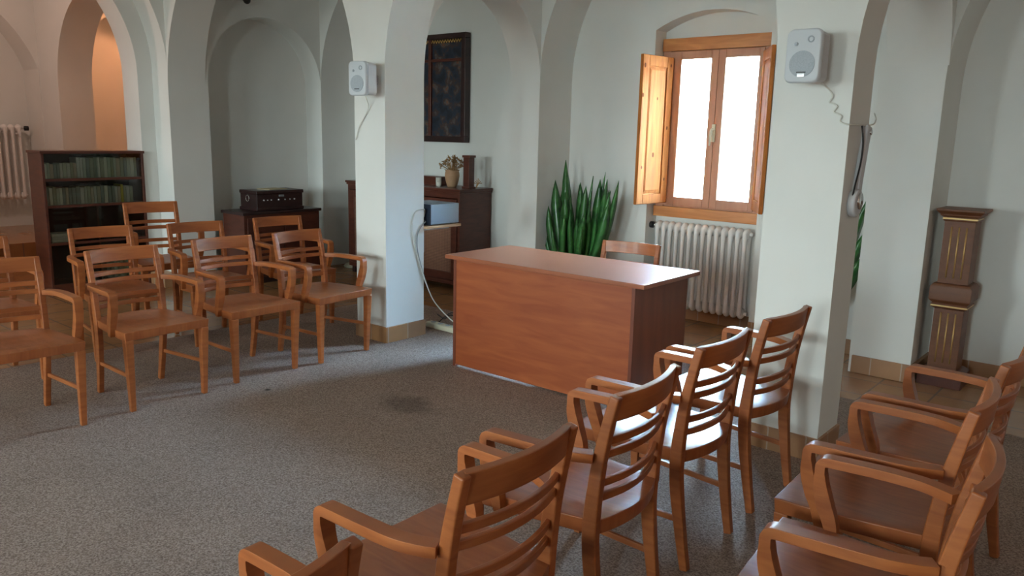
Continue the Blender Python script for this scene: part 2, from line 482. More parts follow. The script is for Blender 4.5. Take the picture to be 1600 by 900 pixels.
# south wall with three window openings, east wall
bs = []
cur = -11.2
for c, w in SOUTH:
    bs.append((cur, c - w / 2, -5.3, -5.0, 0, TOP)); bs.append((c - w / 2, c + w / 2, -5.3, -5.0, 0, ZS[0])); bs.append((c - w / 2, c + w / 2, -5.3, -5.0, ZS[1], TOP))
    cur = c + w / 2
bs.append((cur, 4.8, -5.3, -5.0, 0, TOP))
struct('wall_south', boxes(*bs), M['plaster'])
struct('wall_east', boxes((4.5, 4.8, -5.0, 6.4, 0, TOP)), M['plaster'])
struct('floor', boxes((-11.2, 4.8, -5.3, 6.4, -0.2, 0)), M['floor_tile'])
struct('floor_step', boxes((-10.85, -9.2, -5.0, 3.69, 0, 0.29)), M['floor_tile'])
struct('ceiling', boxes((-11.2, 4.8, -5.3, 6.4, TOP, TOP + 0.25)), M['plaster'])

# tiled skirting
sk = 0
def trim(*b, h=0.12):
    global sk
    sk += 1
    o = struct('trim_%d' % sk, boxes(*[(x0, x1, y0, y1, 0, h) for x0, x1, y0, y1 in b]), M['base_tile'])
    bevel(o, 0.004, 1)
e = 0.012
for x0, x1 in ((-4.62, -4.29), (-1.53, -1.17), (1.6, 1.98)):
    trim((x0 - e, x1 + e, 3.70 - e, (4.07 if x0 < -4 else 3.98) + e))
    trim((x0 - e, x1 + e, 5.42 - e, YN))
trim((-7.95, -7.34 + e, 3.56 - e, 4.07 + e))
def baseboard(name, *b):
    o = struct(name, boxes(*[(x0, x1, y0, y1, 0, 0.11) for x0, x1, y0, y1 in b]), M['base_tile']); bevel(o, 0.004, 1)
baseboard('baseboard_north', (-7.3, -4.69, YN - e, YN), (-4.27, NIN[0], YN - e, YN), (NIN[0], NIN[1], 6.05 - e, 6.05), (NIN[1], -1.58, YN - e, YN), (-1.15, 1.58, YN - e, YN))
baseboard('baseboard_west', (-7.34, -7.34 + e, 4.09, 5.42), (-7.34, -7.34 + e, 0, 0.92), )

# carpet
cp = link('carpet', boxes((-5.5, 3.2, -2.4, 4.80, 0, 0.004)), M['carpet'])
tag(cp, 'large grey-brown flecked carpet covering the floor between the chairs', 'carpet', kind='stuff')

# buildings outside the window
fa = struct('wall_outside', boxes((-10, 4, 12.5, 13, -3, 4.2)), M['facade'], 'pale sunlit building facade seen through the window')
go = struct('ground_outside', boxes((-14, 8, 6.4, 13, -3.3, -3.0)), M['facade'])

# ------------------------------------------------------------------ the window
def window_main():
    fr = bpy.data.objects.new('window_1', None); COL.objects.link(fr); fr['kind'] = 'structure'
    fr['label'] = 'orange pine double window under the arched niche'
    L, Rr = -3.45, -2.495
    o = link('window_frame', boxes((L, L + 0.075, 6.0, 6.06, 0.95, 2.235), (Rr - 0.075, Rr, 6.0, 6.06, 0.95, 2.235), (L, Rr, 6.02, 6.058, 0.93, 0.99), (L, Rr, 6.02, 6.058, 2.20, 2.24), (-2.96, -2.93, 6.03, 6.058, 0.95, 2.235)), M['sashwood'], fr); bevel(o)
    o = link('header_beam', boxes((L, Rr, 5.985, 6.06, 2.225, 2.325)), M['pine_h'], fr); bevel(o)
    o = link('sill_beam', boxes((L, Rr, 5.975, 6.08, 0.868, 0.955)), M['pine_h'], fr); bevel(o)
    for k, (a, b, g0, g1) in enumerate(((-3.376, -2.9455, -3.272, -3.008), (-2.9445, -2.569, -2.883, -2.61))):
        s = link('sash', boxes((a, g0, 5.99, 6.04, 0.965, 2.22), (g1, b, 5.99, 6.04, 0.965, 2.22),
                               (g0, g1, 5.99, 6.04, 0.965, 1.038), (g0, g1, 5.99, 6.04, 2.156, 2.22)), M['sashwood'], fr); bevel(s)
        link('glass_pane', boxes((g0, g1, 6.012, 6.018, 1.038, 2.156)), M['glass'], s)
    h = bmesh.new()
    box(h, -2.958, -2.928, 5.975, 5.99, 1.50, 1.64)
    tube(h, [(-2.943, 5.975, 1.60), (-2.943, 5.945, 1.60), (-2.945, 5.938, 1.585), (-2.95, 5.938, 1.47)], [0.010, 0.010, 0.011, 0.008], 8)
    o = link('window_handle', h, M['cream'], fr); bevel(o, 0.003)
window_main()

def shutter(name, hinge, free, z0, z1, label, knots):
    hx, hy = hinge; fx, fy = free
    w = math.hypot(fx - hx, fy - hy); ang = math.atan2(fy - hy, fx - hx)
    t = thing(name, label, 'shutter', (hx, hy, z0), ang, 'wooden shutters of the window')
    H = z1 - z0; st = 0.085; th = 0.03
    o = link('shutter_frame', boxes((0, st, -th / 2, th / 2, 0, H), (w - st, w, -th / 2, th / 2, 0, H),
                                    (st, w - st, -th / 2, th / 2, 0, st), (st, w - st, -th / 2, th / 2, H - st, H)), M['pine'], t)
    bevel(o, 0.006, 2)
    bm = bmesh.new()
    for s in (1, -1):   # raised field
        y1, y2 = s * 0.003, s * 0.012
        a = [bm.verts.new(p) for p in ((st, y1, st), (w - st, y1, st), (w - st, y1, H - st), (st, y1, H - st))]
        i = 0.03
        b = [bm.verts.new(p) for p in ((st + i, y2, st + i), (w - st - i, y2, st + i), (w - st - i, y2, H - st - i), (st + i, y2, H - st - i))]
        for k in range(4): bm.faces.new((a[k], a[(k + 1) % 4], b[(k + 1) % 4], b[k]))
        bm.faces.new(b)
    link('raised_panel', bm, M['pine'], t)
    kb = bmesh.new()
    for kx, kz, kr in [(a_, b_, c_ * 1.5) for a_, b_, c_ in knots]:
        for s in (1, -1):
            yy = s * (th / 2 + 0.0006) if (kx < st or kx > w - st) else s * 0.0126
            vs = [kb.verts.new((kx + kr * math.cos(q * PI / 5) * 0.8, yy, kz + kr * math.sin(q * PI / 5) * 1.2)) for q in range(10)]
            kb.faces.new(vs)
    link('knot', kb, M['pine_knot'], t)
    hb = bmesh.new()
    for hz in (0.15, H - 0.15): cyl(hb, (-0.006, -0.012, hz - 0.035), (-0.006, -0.012, hz + 0.035), 0.008, 10)
    link('hinge', hb, M['brass'], t, True)
shutter('window_shutter', (-3.345, 5.975), (-3.385, 5.56), 0.985, 2.17, 'left-hand orange pine shutter with dark knots, swung open towards the plant',
        [(0.39, 1.10, 0.011), (0.40, 0.87, 0.010), (0.05, 0.62, 0.009), (0.22, 0.40, 0.012), (0.37, 0.30, 0.008), (0.05, 0.20, 0.008), (0.2, 0.85, 0.007), (0.04, 1.12, 0.008)])
shutter('window_shutter', (-2.56, 5.975), (-2.345, 5.62), 0.985, 2.19, 'right-hand orange pine shutter, half hidden by the speaker pillar',
        [(0.38, 1.10, 0.010), (0.04, 0.8, 0.010), (0.38, 0.62, 0.009), (0.37, 0.30, 0.009)])

# south windows (behind the viewer)
for i, (c, w) in enumerate(SOUTH):
    fr = bpy.data.objects.new('window_%d' % (i + 2), None); COL.objects.link(fr); fr['kind'] = 'structure'
    x0, x1 = c - w / 2, c + w / 2
    o = link('window_frame', boxes((x0, x0 + .06, -5.2, -5.14, *ZS), (x1 - .06, x1, -5.2, -5.14, *ZS), (c - .03, c + .03, -5.2, -5.14, *ZS),
                                   (x0, x1, -5.2, -5.14, ZS[0], ZS[0] + .07), (x0, x1, -5.2, -5.14, ZS[1] - .07, ZS[1])), M['sashwood'], fr)
    link('glass_pane', boxes((x0 + .05, x1 - .05, -5.173, -5.167, ZS[0] + .05, ZS[1] - .05)), M['glass'], fr)

# ------------------------------------------------------------------ radiators
def radiator(label, loc, rz, n, pitch, z0, z1, depth=0.11, valve=True):
    t = thing('radiator', label, 'radiator', loc, rz)
    bm = bmesh.new()
    H = z1 - z0
    for y in (-depth * 0.36, depth * 0.36):
        pts = smoothpath([(0, y, 0.035), (0, y, 0.09), (0, y, H / 2), (0, y, H - 0.09), (0, y, H - 0.035)], 4)
        tube(bm, pts, [0.020 if (p[2] < 0.10 or p[2] > H - 0.10) else 0.0165 for p in pts], 10)
    for z in (0.045, H - 0.045):
        bmt = bmesh.new()
        bmesh.ops.create_uvsphere(bmt, u_segments=14, v_segments=8, radius=1)
        bmesh.ops.scale(bmt, vec=(pitch * 0.47, depth * 0.52, 0.045), verts=bmt.verts)
        bmesh.ops.translate(bmt, vec=(0, 0, z), verts=bmt.verts)
        me = bpy.data.meshes.new('tmp'); bmt.to_mesh(me); bmt.free(); bm.from_mesh(me); bpy.data.meshes.remove(me)
    first = link('radiator_section', bm, M['enamel'], t, True)
    first.location = (pitch / 2, 0, z0)
    for k in range(1, n):
        o = first.copy(); COL.objects.link(o); o.parent = t; o.location = (pitch * (k + 0.5), 0, z0)
    b2 = bmesh.new()
    cyl(b2, (-0.01, 0, z0 + 0.045), (n * pitch + 0.015, 0, z0 + 0.045), 0.016, 10)
    cyl(b2, (-0.01, 0, z1 - 0.045), (n * pitch + 0.015, 0, z1 - 0.045), 0.016, 10)
    for x in (pitch, (n - 1) * pitch):
        box(b2, x - 0.01, x + 0.01, depth * 0.2, depth * 0.8, z1 - 0.12, z1 - 0.10)
    link('header_pipe', b2, M['enamel'], t, True)
    if valve:
        b3 = bmesh.new()
        cyl(b3, (-0.035, 0, z1 - 0.045), (-0.005, 0, z1 - 0.045), 0.012, 10)
        o = link('valve', b3, M['chrome'], t, True)
        b4 = bmesh.new(); cyl(b4, (-0.075, 0, z1 - 0.045), (-0.033, 0, z1 - 0.045), 0.028, 14)
        link('valve_knob', b4, M['black'], o, True)
    return t
radiator('white cast-iron column radiator standing below the pine window', (-3.40, 5.965, 0), 0, 14, 0.0605, 0.10, 0.835)
radiator('white column radiator on the far left wall, left of the bookcase', (-10.72, 3.56, 0.29), -PI / 2, 13, 0.075, 0.33, 1.22)

# ------------------------------------------------------------------ chairs
def make_chair(label, group):
    t = thing('armchair', label, 'chair', group=group)
    wd, sw = M['wood'], M['seatwood']
    # seat: saddle top, bulging rear edge, thick rim
    bm = bmesh.new()
    nx, ny = 18, 16
    def outline(u, v):          # u -1..1, v 0..1 (rear..front)
        half = 0.192 + (0.240 - 0.192) * min(1, v * 1.25) ** 0.8
        yr = 0.030 - 0.040 * (1 - u * u)
        yf = 0.475
        return half * u, yr + (yf - yr) * v
    topv, botv = [], []
    for j in range(ny + 1):
        rt, rb = [], []
        for i in range(nx + 1):
            u = -1 + 2 * i / nx; v = j / ny
            x, y = outline(u, v)
            r = ((x / 0.19) ** 2 + ((y - 0.21) / 0.18) ** 2)
            dip = -0.011 * max(0, 1 - r) ** 0.8
            rt.append(bm.verts.new((x, y, 0.445 + dip))); rb.append(bm.verts.new((x * 0.985, y * 0.985 + 0.003, 0.398)))
        topv.append(rt); botv.append(rb)
    for j in range(ny):
        for i in range(nx):
            bm.faces.new((topv[j][i], topv[j][i + 1], topv[j + 1][i + 1], topv[j + 1][i]))
            bm.faces.new((botv[j][i + 1], botv[j][i], botv[j + 1][i], botv[j + 1][i + 1]))
    for i in range(nx):
        bm.faces.new((topv[0][i + 1], topv[0][i], botv[0][i], botv[0][i + 1])); bm.faces.new((topv[ny][i], topv[ny][i + 1], botv[ny][i + 1], botv[ny][i]))
    for j in range(ny):
        bm.faces.new((topv[j][0], topv[j + 1][0], botv[j + 1][0], botv[j][0])); bm.faces.new((topv[j + 1][nx], topv[j][nx], botv[j][nx], botv[j + 1][nx]))
    bevel(link('seat', bm, sw, t), 0.004, 2)
    for s in (-1, 1):
        # front leg
        bm = sweep(bmesh.new(), [(s * 0.209, 0.440, 0), (s * 0.212, 0.446, 0.2), (s * 0.216, 0.451, 0.40)], [(0.028, 0.028), (0.036, 0.036), (0.044, 0.044)], (1, 0, 0))
        bevel(link('leg', bm, wd, t), 0.004, 2)
        # rear leg continuing into the back post
        c = [(s * 0.181, -0.005, 0), (s * 0.184, 0.022, 0.15), (s * 0.188, 0.045, 0.32), (s * 0.191, 0.047, 0.44), (s * 0.192, 0.032, 0.60), (s * 0.193, 0.010, 0.72), (s * 0.193, -0.014, 0.825)]
        p = smoothpath(c, 4)
        sz = []
        for q in p:
            z = q[2]
            sz.append((0.030, 0.030 + 0.016 * min(1, z / 0.3)) if z < 0.3 else (0.030 if z < .75 else 0.029, 0.046 - 0.016 * min(1, max(0, (z - 0.45) / 0.35))))
        bm = sweep(bmesh.new(), p, sz, (1, 0, 0))
        bevel(link('leg', bm, wd, t), 0.005, 3)
        # arm with its curved support
        top = smoothpath([(s * 0.204, 0.045, 0.640), (s * 0.222, 0.080, 0.641), (s * 0.240, 0.135, 0.643), (s * 0.247, 0.22, 0.644), (s * 0.248, 0.31, 0.643), (s * 0.248, 0.362, 0.642)], 5)
        bend = [(s * 0.248, 0.372, 0.6405), (s * 0.248, 0.379, 0.636), (s * 0.248, 0.3825, 0.629), (s * 0.248, 0.383, 0.620)]
        sup = smoothpath([(s * 0.248, 0.3825, 0.605), (s * 0.248, 0.378, 0.565), (s * 0.247, 0.362, 0.51), (s * 0.245, 0.343, 0.46), (s * 0.243, 0.333, 0.405)], 4)
        arm = top + bend + sup
        dirs = []
        for i in range(len(arm)):
            if i >= len(top): dirs.append((s, 0, 0)); continue
            p_, q_ = Vector(arm[max(i - 1, 0)]), Vector(arm[min(i + 1, len(arm) - 1)])
            d = q_ - p_; n_ = Vector((d.y, -d.x, 0)); dirs.append(tuple(n_ if n_.x * s > 0 else -n_))
        n0_ = len(top) + len(bend)
        sz = [(0.042, 0.027)] * n0_ + [(0.042 - 0.012 * k / (len(sup) - 1), 0.027 + 0.015 * math.sin(PI * k / (len(sup) - 1))) for k in range(len(sup))]
        bm = sweep(bmesh.new(), arm, sz, dirs)
        bevel(link('armrest', bm, wd, t), 0.0035, 2)
        # side stretcher
        bm = sweep(bmesh.new(), [(s * 0.186, 0.03, 0.185), (s * 0.212, 0.442, 0.195)], (0.014, 0.022), (1, 0, 0))
        bevel(link('stretcher', bm, wd, t), 0.003, 2)
    def rail(name, z, h, th, bow, yb, half=0.180):
        pts, n = [], 14
        for k in range(n + 1):
            u = -1 + 2 * k / n
            pts.append((half * u, yb - bow * (1 - u * u), z))
        bm = sweep(bmesh.new(), pts, (h, th), (0, -0.12, 1))
        bevel(link(name, bm, wd, t), 0.0028, 2)
    rail('top_rail', 0.788, 0.078, 0.021, 0.030, -0.004, 0.184)
    for z, y in ((0.687, 0.015), (0.645, 0.022), (0.555, 0.036), (0.508, 0.040)):
        rail('slat', z, 0.025, 0.013, 0.034, y)
    return t

def clone(root, label, group=None, loc=None, rz=None, scale=None):
    r = root.copy(); COL.objects.link(r)
    r['label'] = label
    if group: r['group'] = group
    for ch in root.children:
        c = ch.copy(); COL.objects.link(c); c.parent = r
        for g in ch.children:
            d = g.copy(); COL.objects.link(d); d.parent = c
    if loc: r.location = loc
    if rz is not None: r.rotation_euler = (0, 0, rz)
    if scale: r.scale = scale
    return r

GL, GR = 'wooden armchairs of the left-hand block', 'wooden armchairs of the right-hand block'
CHAIRS = [
 (-4.594, 1.345, -92.1, GL, 'slatted wooden armchair cut by the left picture edge, nearest in the left front row'),
 (-4.615, 1.999, -88.6, GL, 'slatted wooden armchair, second from the left picture edge in the left front row'),
 (-4.660, 2.652, -89.6, GL, 'slatted wooden armchair, third in the left front row, in front of the dark box'),
 (-4.660, 3.221, -84.6, GL, 'slatted wooden armchair of the left front row standing beside the white pillar'),
 (-5.55, 1.50, -92, GL, 'wooden armchair in the second left row, mostly hidden at the picture edge'),
 (-5.67, 2.32, -96, GL, 'wooden armchair in the second left row, directly in front of the bookcase'),
 (-5.56, 2.952, -96, GL, 'wooden armchair in the second left row between bookcase and dark box'),
 (-5.53, 3.636, -96, GL, 'wooden armchair in the second left row, in front of the dark box, nearest the pillar'),
 (-6.29, 2.97, -98, GL, 'rearmost left armchair, dark and tall, beside the right end of the bookcase'),
 (-1.177, 3.160, 87.2, GR, 'wooden armchair seen from behind, standing against the right speaker pillar'),
 (-1.176, 2.574, 90.3, GR, 'wooden armchair seen from behind with bright window glare on its seat, second from pillar'),
 (-1.122, 1.946, 94.5, GR, 'wooden armchair seen from behind in front of the desk corner, third from pillar'),
 (-1.068, 1.302, 90.7, GR, 'wooden armchair seen from behind in the bottom centre, fourth from pillar'),
 (-1.010, 0.592, 92.0, GR, 'wooden armchair at the bottom edge, only its arm and rail corner showing'),
 (-0.358, 3.090, 87.6, GR, 'wooden armchair in the rear right row, nearest the fluted pedestal'),
 (-0.358, 2.509, 92.5, GR, 'wooden armchair in the middle of the rear right row'),
 (-0.260, 1.955, 95.5, GR, 'wooden armchair at the bottom right corner, nearest of the rear right row'),
]
proto = None
for x, y, deg, g, lab in CHAIRS:
    sc = (1, 1, 1.12) if x < -6 else (1, 1, 1)
    z = 0.004 if x > -6 else 0.0
    if proto is None:
        proto = make_chair(lab, g); proto.location = (x, y, z); proto.rotation_euler = (0, 0, math.radians(deg))
    else:
        clone(proto, lab, g, (x, y, z), math.radians(deg), sc)
clone(proto, 'wooden chair behind the desk, only its curved top rail showing before the radiator', 'seat behind the desk', (-2.765, 4.52, 0.004), math.radians(188), (1, 1, 1))

# ------------------------------------------------------------------ desk
def desk():
    t = thing('desk', 'large reddish-brown panelled desk standing alone on the carpet', 'desk', (-3.608, 3.613, 0.004), math.radians(0.73))
    w, d, h = 1.484, 0.659, 0.742
    o = link('desk_top', boxes((0, w, 0, d, h - 0.026, h)), M['desktop'], t); bevel(o, 0.003)
    l, r = 0.062, w - 0.062
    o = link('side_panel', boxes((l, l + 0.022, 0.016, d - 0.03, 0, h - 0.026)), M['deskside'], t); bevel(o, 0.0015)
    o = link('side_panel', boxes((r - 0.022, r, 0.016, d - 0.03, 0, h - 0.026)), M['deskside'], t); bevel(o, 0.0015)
    o = link('front_panel', boxes((l + 0.022, r - 0.022, 0.020, 0.038, 0.014, h - 0.026)), M['deskfront'], t)
    for x0, x1 in ((l + 0.03, l + 0.40), (r - 0.27, r - 0.03)):
        c = link('drawer_box', boxes((x0, x1, 0.06, d - 0.06, 0.35, h - 0.03)), M['deskside'], t)
        for z0, z1 in ((0.36, 0.52), (0.53, 0.70)):
            dr = link('drawer', boxes((x0 + 0.005, x1 - 0.005, d - 0.06, d - 0.042, z0, z1)), M['deskfront'], c)
desk()

# ------------------------------------------------------------------ bookcase with its books
def bookcase():
    X, Y0, Y1, H, D = -7.60, 2.655, 3.548, 1.29, 0.31
    t = thing('bookcase', 'dark mahogany bookcase with sliding glass doors against the left arch', 'bookcase', (X - D, Y0, 0))
    w = Y1 - Y0
    o = link('side_panel', boxes((0, D, 0, 0.022, 0, H)), M['dark_wood'], t); bevel(o, 0.002)
    o = link('side_panel', boxes((0, D, w - 0.022, w, 0, H)), M['dark_wood'], t); bevel(o, 0.002)
    o = link('top_panel', boxes((-0.005, D + 0.008, -0.008, w + 0.008, H - 0.024, H)), M['dark_wood'], t); bevel(o, 0.002)
    link('back_panel', boxes((0, 0.012, 0.022, w - 0.022, 0.02, H - 0.024)), M['dark_inside'], t)
    link('plinth', boxes((0, D - 0.01, 0.022, w - 0.022, 0, 0.08)), M['dark_wood'], t)
    for z in (0.08, 0.455, 0.79, 1.025):
        link('shelf', boxes((0.012, D - 0.005, 0.022, w - 0.022, z, z + 0.022)), M['dark_wood'], t)
    link('divider', boxes((0.012, D - 0.02, w * 0.5 - 0.008, w * 0.5 + 0.008, 0.102, 0.79)), M['dark_wood'], t)
    for a, b, x in ((0.024, w * 0.53, D - 0.012), (w * 0.5, w - 0.024, D - 0.022)):
        g = link('glass_door', boxes((x, x + 0.004, a, b, 0.09, H - 0.026)), M['case_glass'], t)
    lk = bmesh.new(); cyl(lk, (D - 0.004, w - 0.05, H - 0.075), (D + 0.006, w - 0.05, H - 0.075), 0.012, 12)
    link('lock', lk, M['black'], t, True)
    # books
    def book(y, z, wid, h, dep, m, lab, grp, lean=0.0):
        bm = boxes((0, dep, 0, wid, 0, h))
        o = link('book', bm, m)
        bevel(o, 0.0015, 1)
        o.location = (X - 0.05 - dep, y, z); o.rotation_euler = (lean, 0, 0)
        tag(o, lab, 'book', grp)
        return o
    lt = 'pale green cloth-bound volume in the uppermost row behind the bookcase glass'
    ls = 'dull green cloth-bound volume in the second row behind the bookcase glass'
    y = Y0 + 0.03; k = 0
    while y < Y1 - 0.06:
        wd = random.uniform(0.024, 0.037)
        tall = (y - Y0) > 0.29
        h = random.uniform(0.172, 0.186) if tall else random.uniform(0.125, 0.14)
        book(y, 1.047, wd - 0.002, h, 0.15, random.choice(BOOKM), lt, 'volumes on the uppermost bookcase shelf')
        y += wd
    y = Y0 + 0.03; k = 0; yel = False
    while y < Y1 - 0.12:
        wd = random.uniform(0.024, 0.036)
        h = random.uniform(0.145, 0.162)
        if not yel and y - Y0 > 0.66:
            book(y, 0.812, wd - 0.002, 0.165, 0.15, M['book_yellow'], 'yellow-spined book in the second row of the bookcase', 'volumes on the second bookcase shelf'); yel = True
        else:
            book(y, 0.812, wd - 0.002, h, 0.15, random.choice(BOOKM), ls, 'volumes on the second bookcase shelf')
        y += wd
    for k in range(3):
        o = book(Y0 + 0.05, 0.4775 + k * 0.026, 0.20, 0.024, 0.15, BOOKM[(5, 1, 5)[k]], ('pale book lying flat at the bottom of the stack in the third compartment',
                 'grey book lying flat in the middle of the bookcase stack', 'pale book lying flat on top of the bookcase stack')[k], 'books lying flat in the bookcase')
    y = Y0 + 0.50
    while y < Y1 - 0.10:
        wd = random.uniform(0.026, 0.04)
        book(y, 0.1025, wd - 0.002, random.uniform(0.22, 0.27), 0.15, random.choice(BOOKM[:4]), 'dark green volume in the lowest row of the bookcase, behind the chairs', 'volumes on the lowest bookcase shelf')
        y += wd
bookcase()

# ------------------------------------------------------------------ dark cupboard and instrument case
def cupboard():
    t = thing('low_cupboard', 'low dark wooden cupboard under the blind arch carrying the black box', 'cupboard', (-7.30, 4.17, 0))
    w, d, h = 0.88, 0.38, 0.72
    o = link('cupboard_top', boxes((-0.01, d + 0.02, -0.02, w + 0.02, h - 0.03, h)), M['black_wood'], t); bevel(o, 0.006)
    o = link('cupboard_body', boxes((0, d, 0, w, 0.06, h - 0.03)), M['dark_wood'], t); bevel(o, 0.003)
    for a, b in ((0.03, w / 2 - 0.005), (w / 2 + 0.005, w - 0.03)):
        dr = link('door', boxes((d, d + 0.016, a, b, 0.09, h - 0.06)), M['dark_wood'], t); bevel(dr, 0.004)
        kb = bmesh.new(); yk = b - 0.04 if a < 0.1 else a + 0.04
        bmesh.ops.create_uvsphere(kb, u_segments=10, v_segments=6, radius=0.012, matrix=Matrix.Translation((d + 0.026, yk, 0.40)))
        link('knob', kb, M['brass'], dr, True)
    o = link('plinth', boxes((0.02, d - 0.02, 0.02, w - 0.02, 0, 0.06)), M['black_wood'], t)
    # the case on top
    c = thing('instrument_case', 'black lidded box with ring handle and pale studs on the low cupboard', 'box', (-7.25, 4.34, 0.72))
    w2, d2, h2 = 0.53, 0.30, 0.20
    o = link('case_body', boxes((0, d2, 0, w2, 0.012, h2 - 0.035)), M['black_wood'], c); bevel(o, 0.004)
    o = link('base_moulding', boxes((-0.008, d2 + 0.01, -0.01, w2 + 0.01, 0, 0.03)), M['black_wood'], c); bevel(o, 0.006)
    o = link('lid', boxes((-0.006, d2 + 0.010, -0.010, w2 + 0.010, h2 - 0.035, h2)), M['black_wood'], c); bevel(o, 0.008)
    for k, f in enumerate((0.14, 0.22, 0.30, 0.46, 0.60, 0.71, 0.81)):
        st = bmesh.new(); cyl(st, (d2 - 0.002, w2 * f, 0.105), (d2 + 0.008, w2 * f, 0.105), 0.008 if k in (0, 3, 6) else 0.006, 10)
        link('stop_knob', st, M['silver'], c, True)
    em = bmesh.new(); box(em, d2, d2 + 0.004, w2 * 0.47, w2 * 0.58, 0.135, 0.155)
    link('maker_plate', em, M['grey_cord'], c)
    rg = bmesh.new()
    pts = [(0.12 + 0.028 * math.cos(a), -0.012, 0.125 - 0.028 * math.sin(a)) for a in [PI * k / 10 - 0.25 for k in range(11)]]
    pts = [(0.15 + 0.03 * math.cos(2 * PI * k / 16), -0.012, 0.12 + 0.03 * math.sin(2 * PI * k / 16)) for k in range(17)]
    tube(rg, pts, 0.004, 8, False)
    cyl(rg, (0.15, 0.002, 0.15), (0.15, -0.014, 0.15), 0.006, 8)
    link('ring_handle', rg, M['chrome'], c, True)
    pb_ = link('sheet_music', boxes((-0.09, 0.09, -0.12, 0.12, 0, 0.004), (-0.085, 0.085, -0.118, 0.11, 0.004, 0.007)), M['paper'])
    pb_.location = (-7.11, 4.62, 0.9205); pb_.rotation_euler = (0, 0, 0.15)
    tag(pb_, 'thin sheaf of yellowed paper lying on the black box', 'paper')
cupboard()

# ------------------------------------------------------------------ cane-fronted cabinet
def cabinet():
    X0, X1, Y0, Y1, H = -6.90, -5.22, 5.42, 5.865, 1.0
    t = thing('cane_cabinet', 'tall mahogany cabinet with woven cane doors below the dark painting', 'cabinet', (X0, Y0, 0))
    w, d = X1 - X0, Y1 - Y0
    bm = boxes((-0.022, w + 0.022, -0.022, d, H - 0.022, H), (-0.012, w + 0.012, -0.012, d, H - 0.042, H - 0.022))
    o = link('cabinet_top', bm, M['dark_wood'], t); bevel(o, 0.004)
    o = link('cabinet_body', boxes((0, 0.03, 0, d, 0.07, H - 0.042), (w - 0.03, w, 0, d, 0.07, H - 0.042), (0.03, w - 0.03, d - 0.02, d, 0.07, H - 0.042),
                                   (0.03, w - 0.03, 0.02, d, 0.07, 0.10), (0.03, w - 0.03, 0.0, d, H - 0.09, H - 0.042), (0.03, w - 0.03, 0, 0.03, 0.07, 0.11)), M['dark_wood'], t)
    bevel(o, 0.002)
    for x in (0.03, w - 0.08):
        for y in (0.02, d - 0.07):
            link('foot', boxes((x, x + 0.05, y, y + 0.05, 0, 0.07)), M['black_wood'], t)
    n = 3; dw = (w - 0.06) / n
    for k in range(n):
        a, b = 0.03 + k * dw + 0.004, 0.03 + (k + 1) * dw - 0.004
        z0, z1 = 0.115, H - 0.10
        f = 0.075
        dr = link('door', boxes((a, a + f, -0.012, 0.01, z0, z1), (b - f, b, -0.012, 0.01, z0, z1), (a + f, b - f, -0.012, 0.01, z0, z0 + f), (a + f, b - f, -0.012, 0.01, z1 - f, z1)), M['dark_wood'], t)
        bevel(dr, 0.004)
        link('cane_panel', boxes((a + f, b - f, -0.002, 0.004, z0 + f, z1 - f)), M['cane'], dr)
    # things standing on it
    v = thing('flower_vase', 'tan stoneware vase of dried brown flowers on the cane cabinet', 'vase', (-5.52, 5.62, 1.0))
    bm = lathe(bmesh.new(), [(0.042, 0), (0.052, 0.02), (0.066, 0.07), (0.073, 0.11), (0.070, 0.14), (0.066, 0.155), (0.074, 0.170), (0.066, 0.168), (0.058, 0.15)], 24)
    link('vase_body', bm, M['terracotta_vase'], v, True)
    bm = bmesh.new()
    rnd = random.Random(3)
    heads = []
    for k in range(80):
        a = rnd.uniform(0, 2 * PI); r = rnd.uniform(0.02, 0.15); z = 0.285 - r * 0.60 + rnd.uniform(-0.02, 0.03)
        p = (r * math.cos(a), r * math.sin(a) * 0.8, z)
        tube(bm, [(0.01 * math.cos(a), 0.01 * math.sin(a), 0.14), (p[0] * 0.5, p[1] * 0.5, 0.14 + (z - 0.14) * 0.6), p], [0.0022, 0.002, 0.001], 5)
        heads.append(p)
    link('dried_stem', bm, M['dried'], v)
    bm = bmesh.new()
    for p in heads:
        for q in range(5):
            aa = rnd.uniform(0, 2 * PI); bb = rnd.uniform(-0.5, 1.2)
            d_ = Vector((math.cos(aa) * math.cos(bb), math.sin(aa) * math.cos(bb), math.sin(bb))) * rnd.uniform(0.02, 0.04)
            s_ = d_.cross(Vector((0, 0, 1)) + Vector((.1, .2, 0))).normalized() * 0.009
            P = Vector(p)
            bm.faces.new([bm.verts.new(P), bm.verts.new(P + d_ * 0.5 + s_), bm.verts.new(P + d_), bm.verts.new(P + d_ * 0.5 - s_)])
    link('dried_petals', bm, M['dried'], v)['kind'] = 'stuff'
    b = thing('wooden_column', 'small dark reddish wooden post standing right of the vase on the cabinet', 'ornament', (-5.295, 5.62, 1.0))
    o = link('post', boxes((-0.038, 0.038, -0.038, 0.038, 0.018, 0.295)), M['dark_wood'], b); bevel(o, 0.003)
    o = link('capital', boxes((-0.048, 0.048, -0.048, 0.048, 0.295, 0.318)), M['dark_wood'], b); bevel(o, 0.004)
    o = link('post_base', boxes((-0.048, 0.048, -0.048, 0.048, 0, 0.018)), M['dark_wood'], b); bevel(o, 0.003)
    for (x, y, h, r, lab) in ((-5.69, 5.60, 0.085, 0.028, 'small white cup on the cabinet, left of the vase'), (-5.63, 5.55, 0.05, 0.022, 'low glass pot in front of the vase')):
        bm = lathe(bmesh.new(), [(r * 0.8, 0), (r, 0.01), (r, h), (r * 0.88, h), (r * 0.84, 0.012)], 20)
        o = link('cup', bm, M['glass_cup'], None, True); o.location = (x, y, 1.0); tag(o, lab, 'cup', 'small pots by the vase')
    o = link('wooden_box', boxes((-0.36, 0.26, -0.06, 0.06, 0, 0.085)), M['dark_wood']); bevel(o, 0.004)
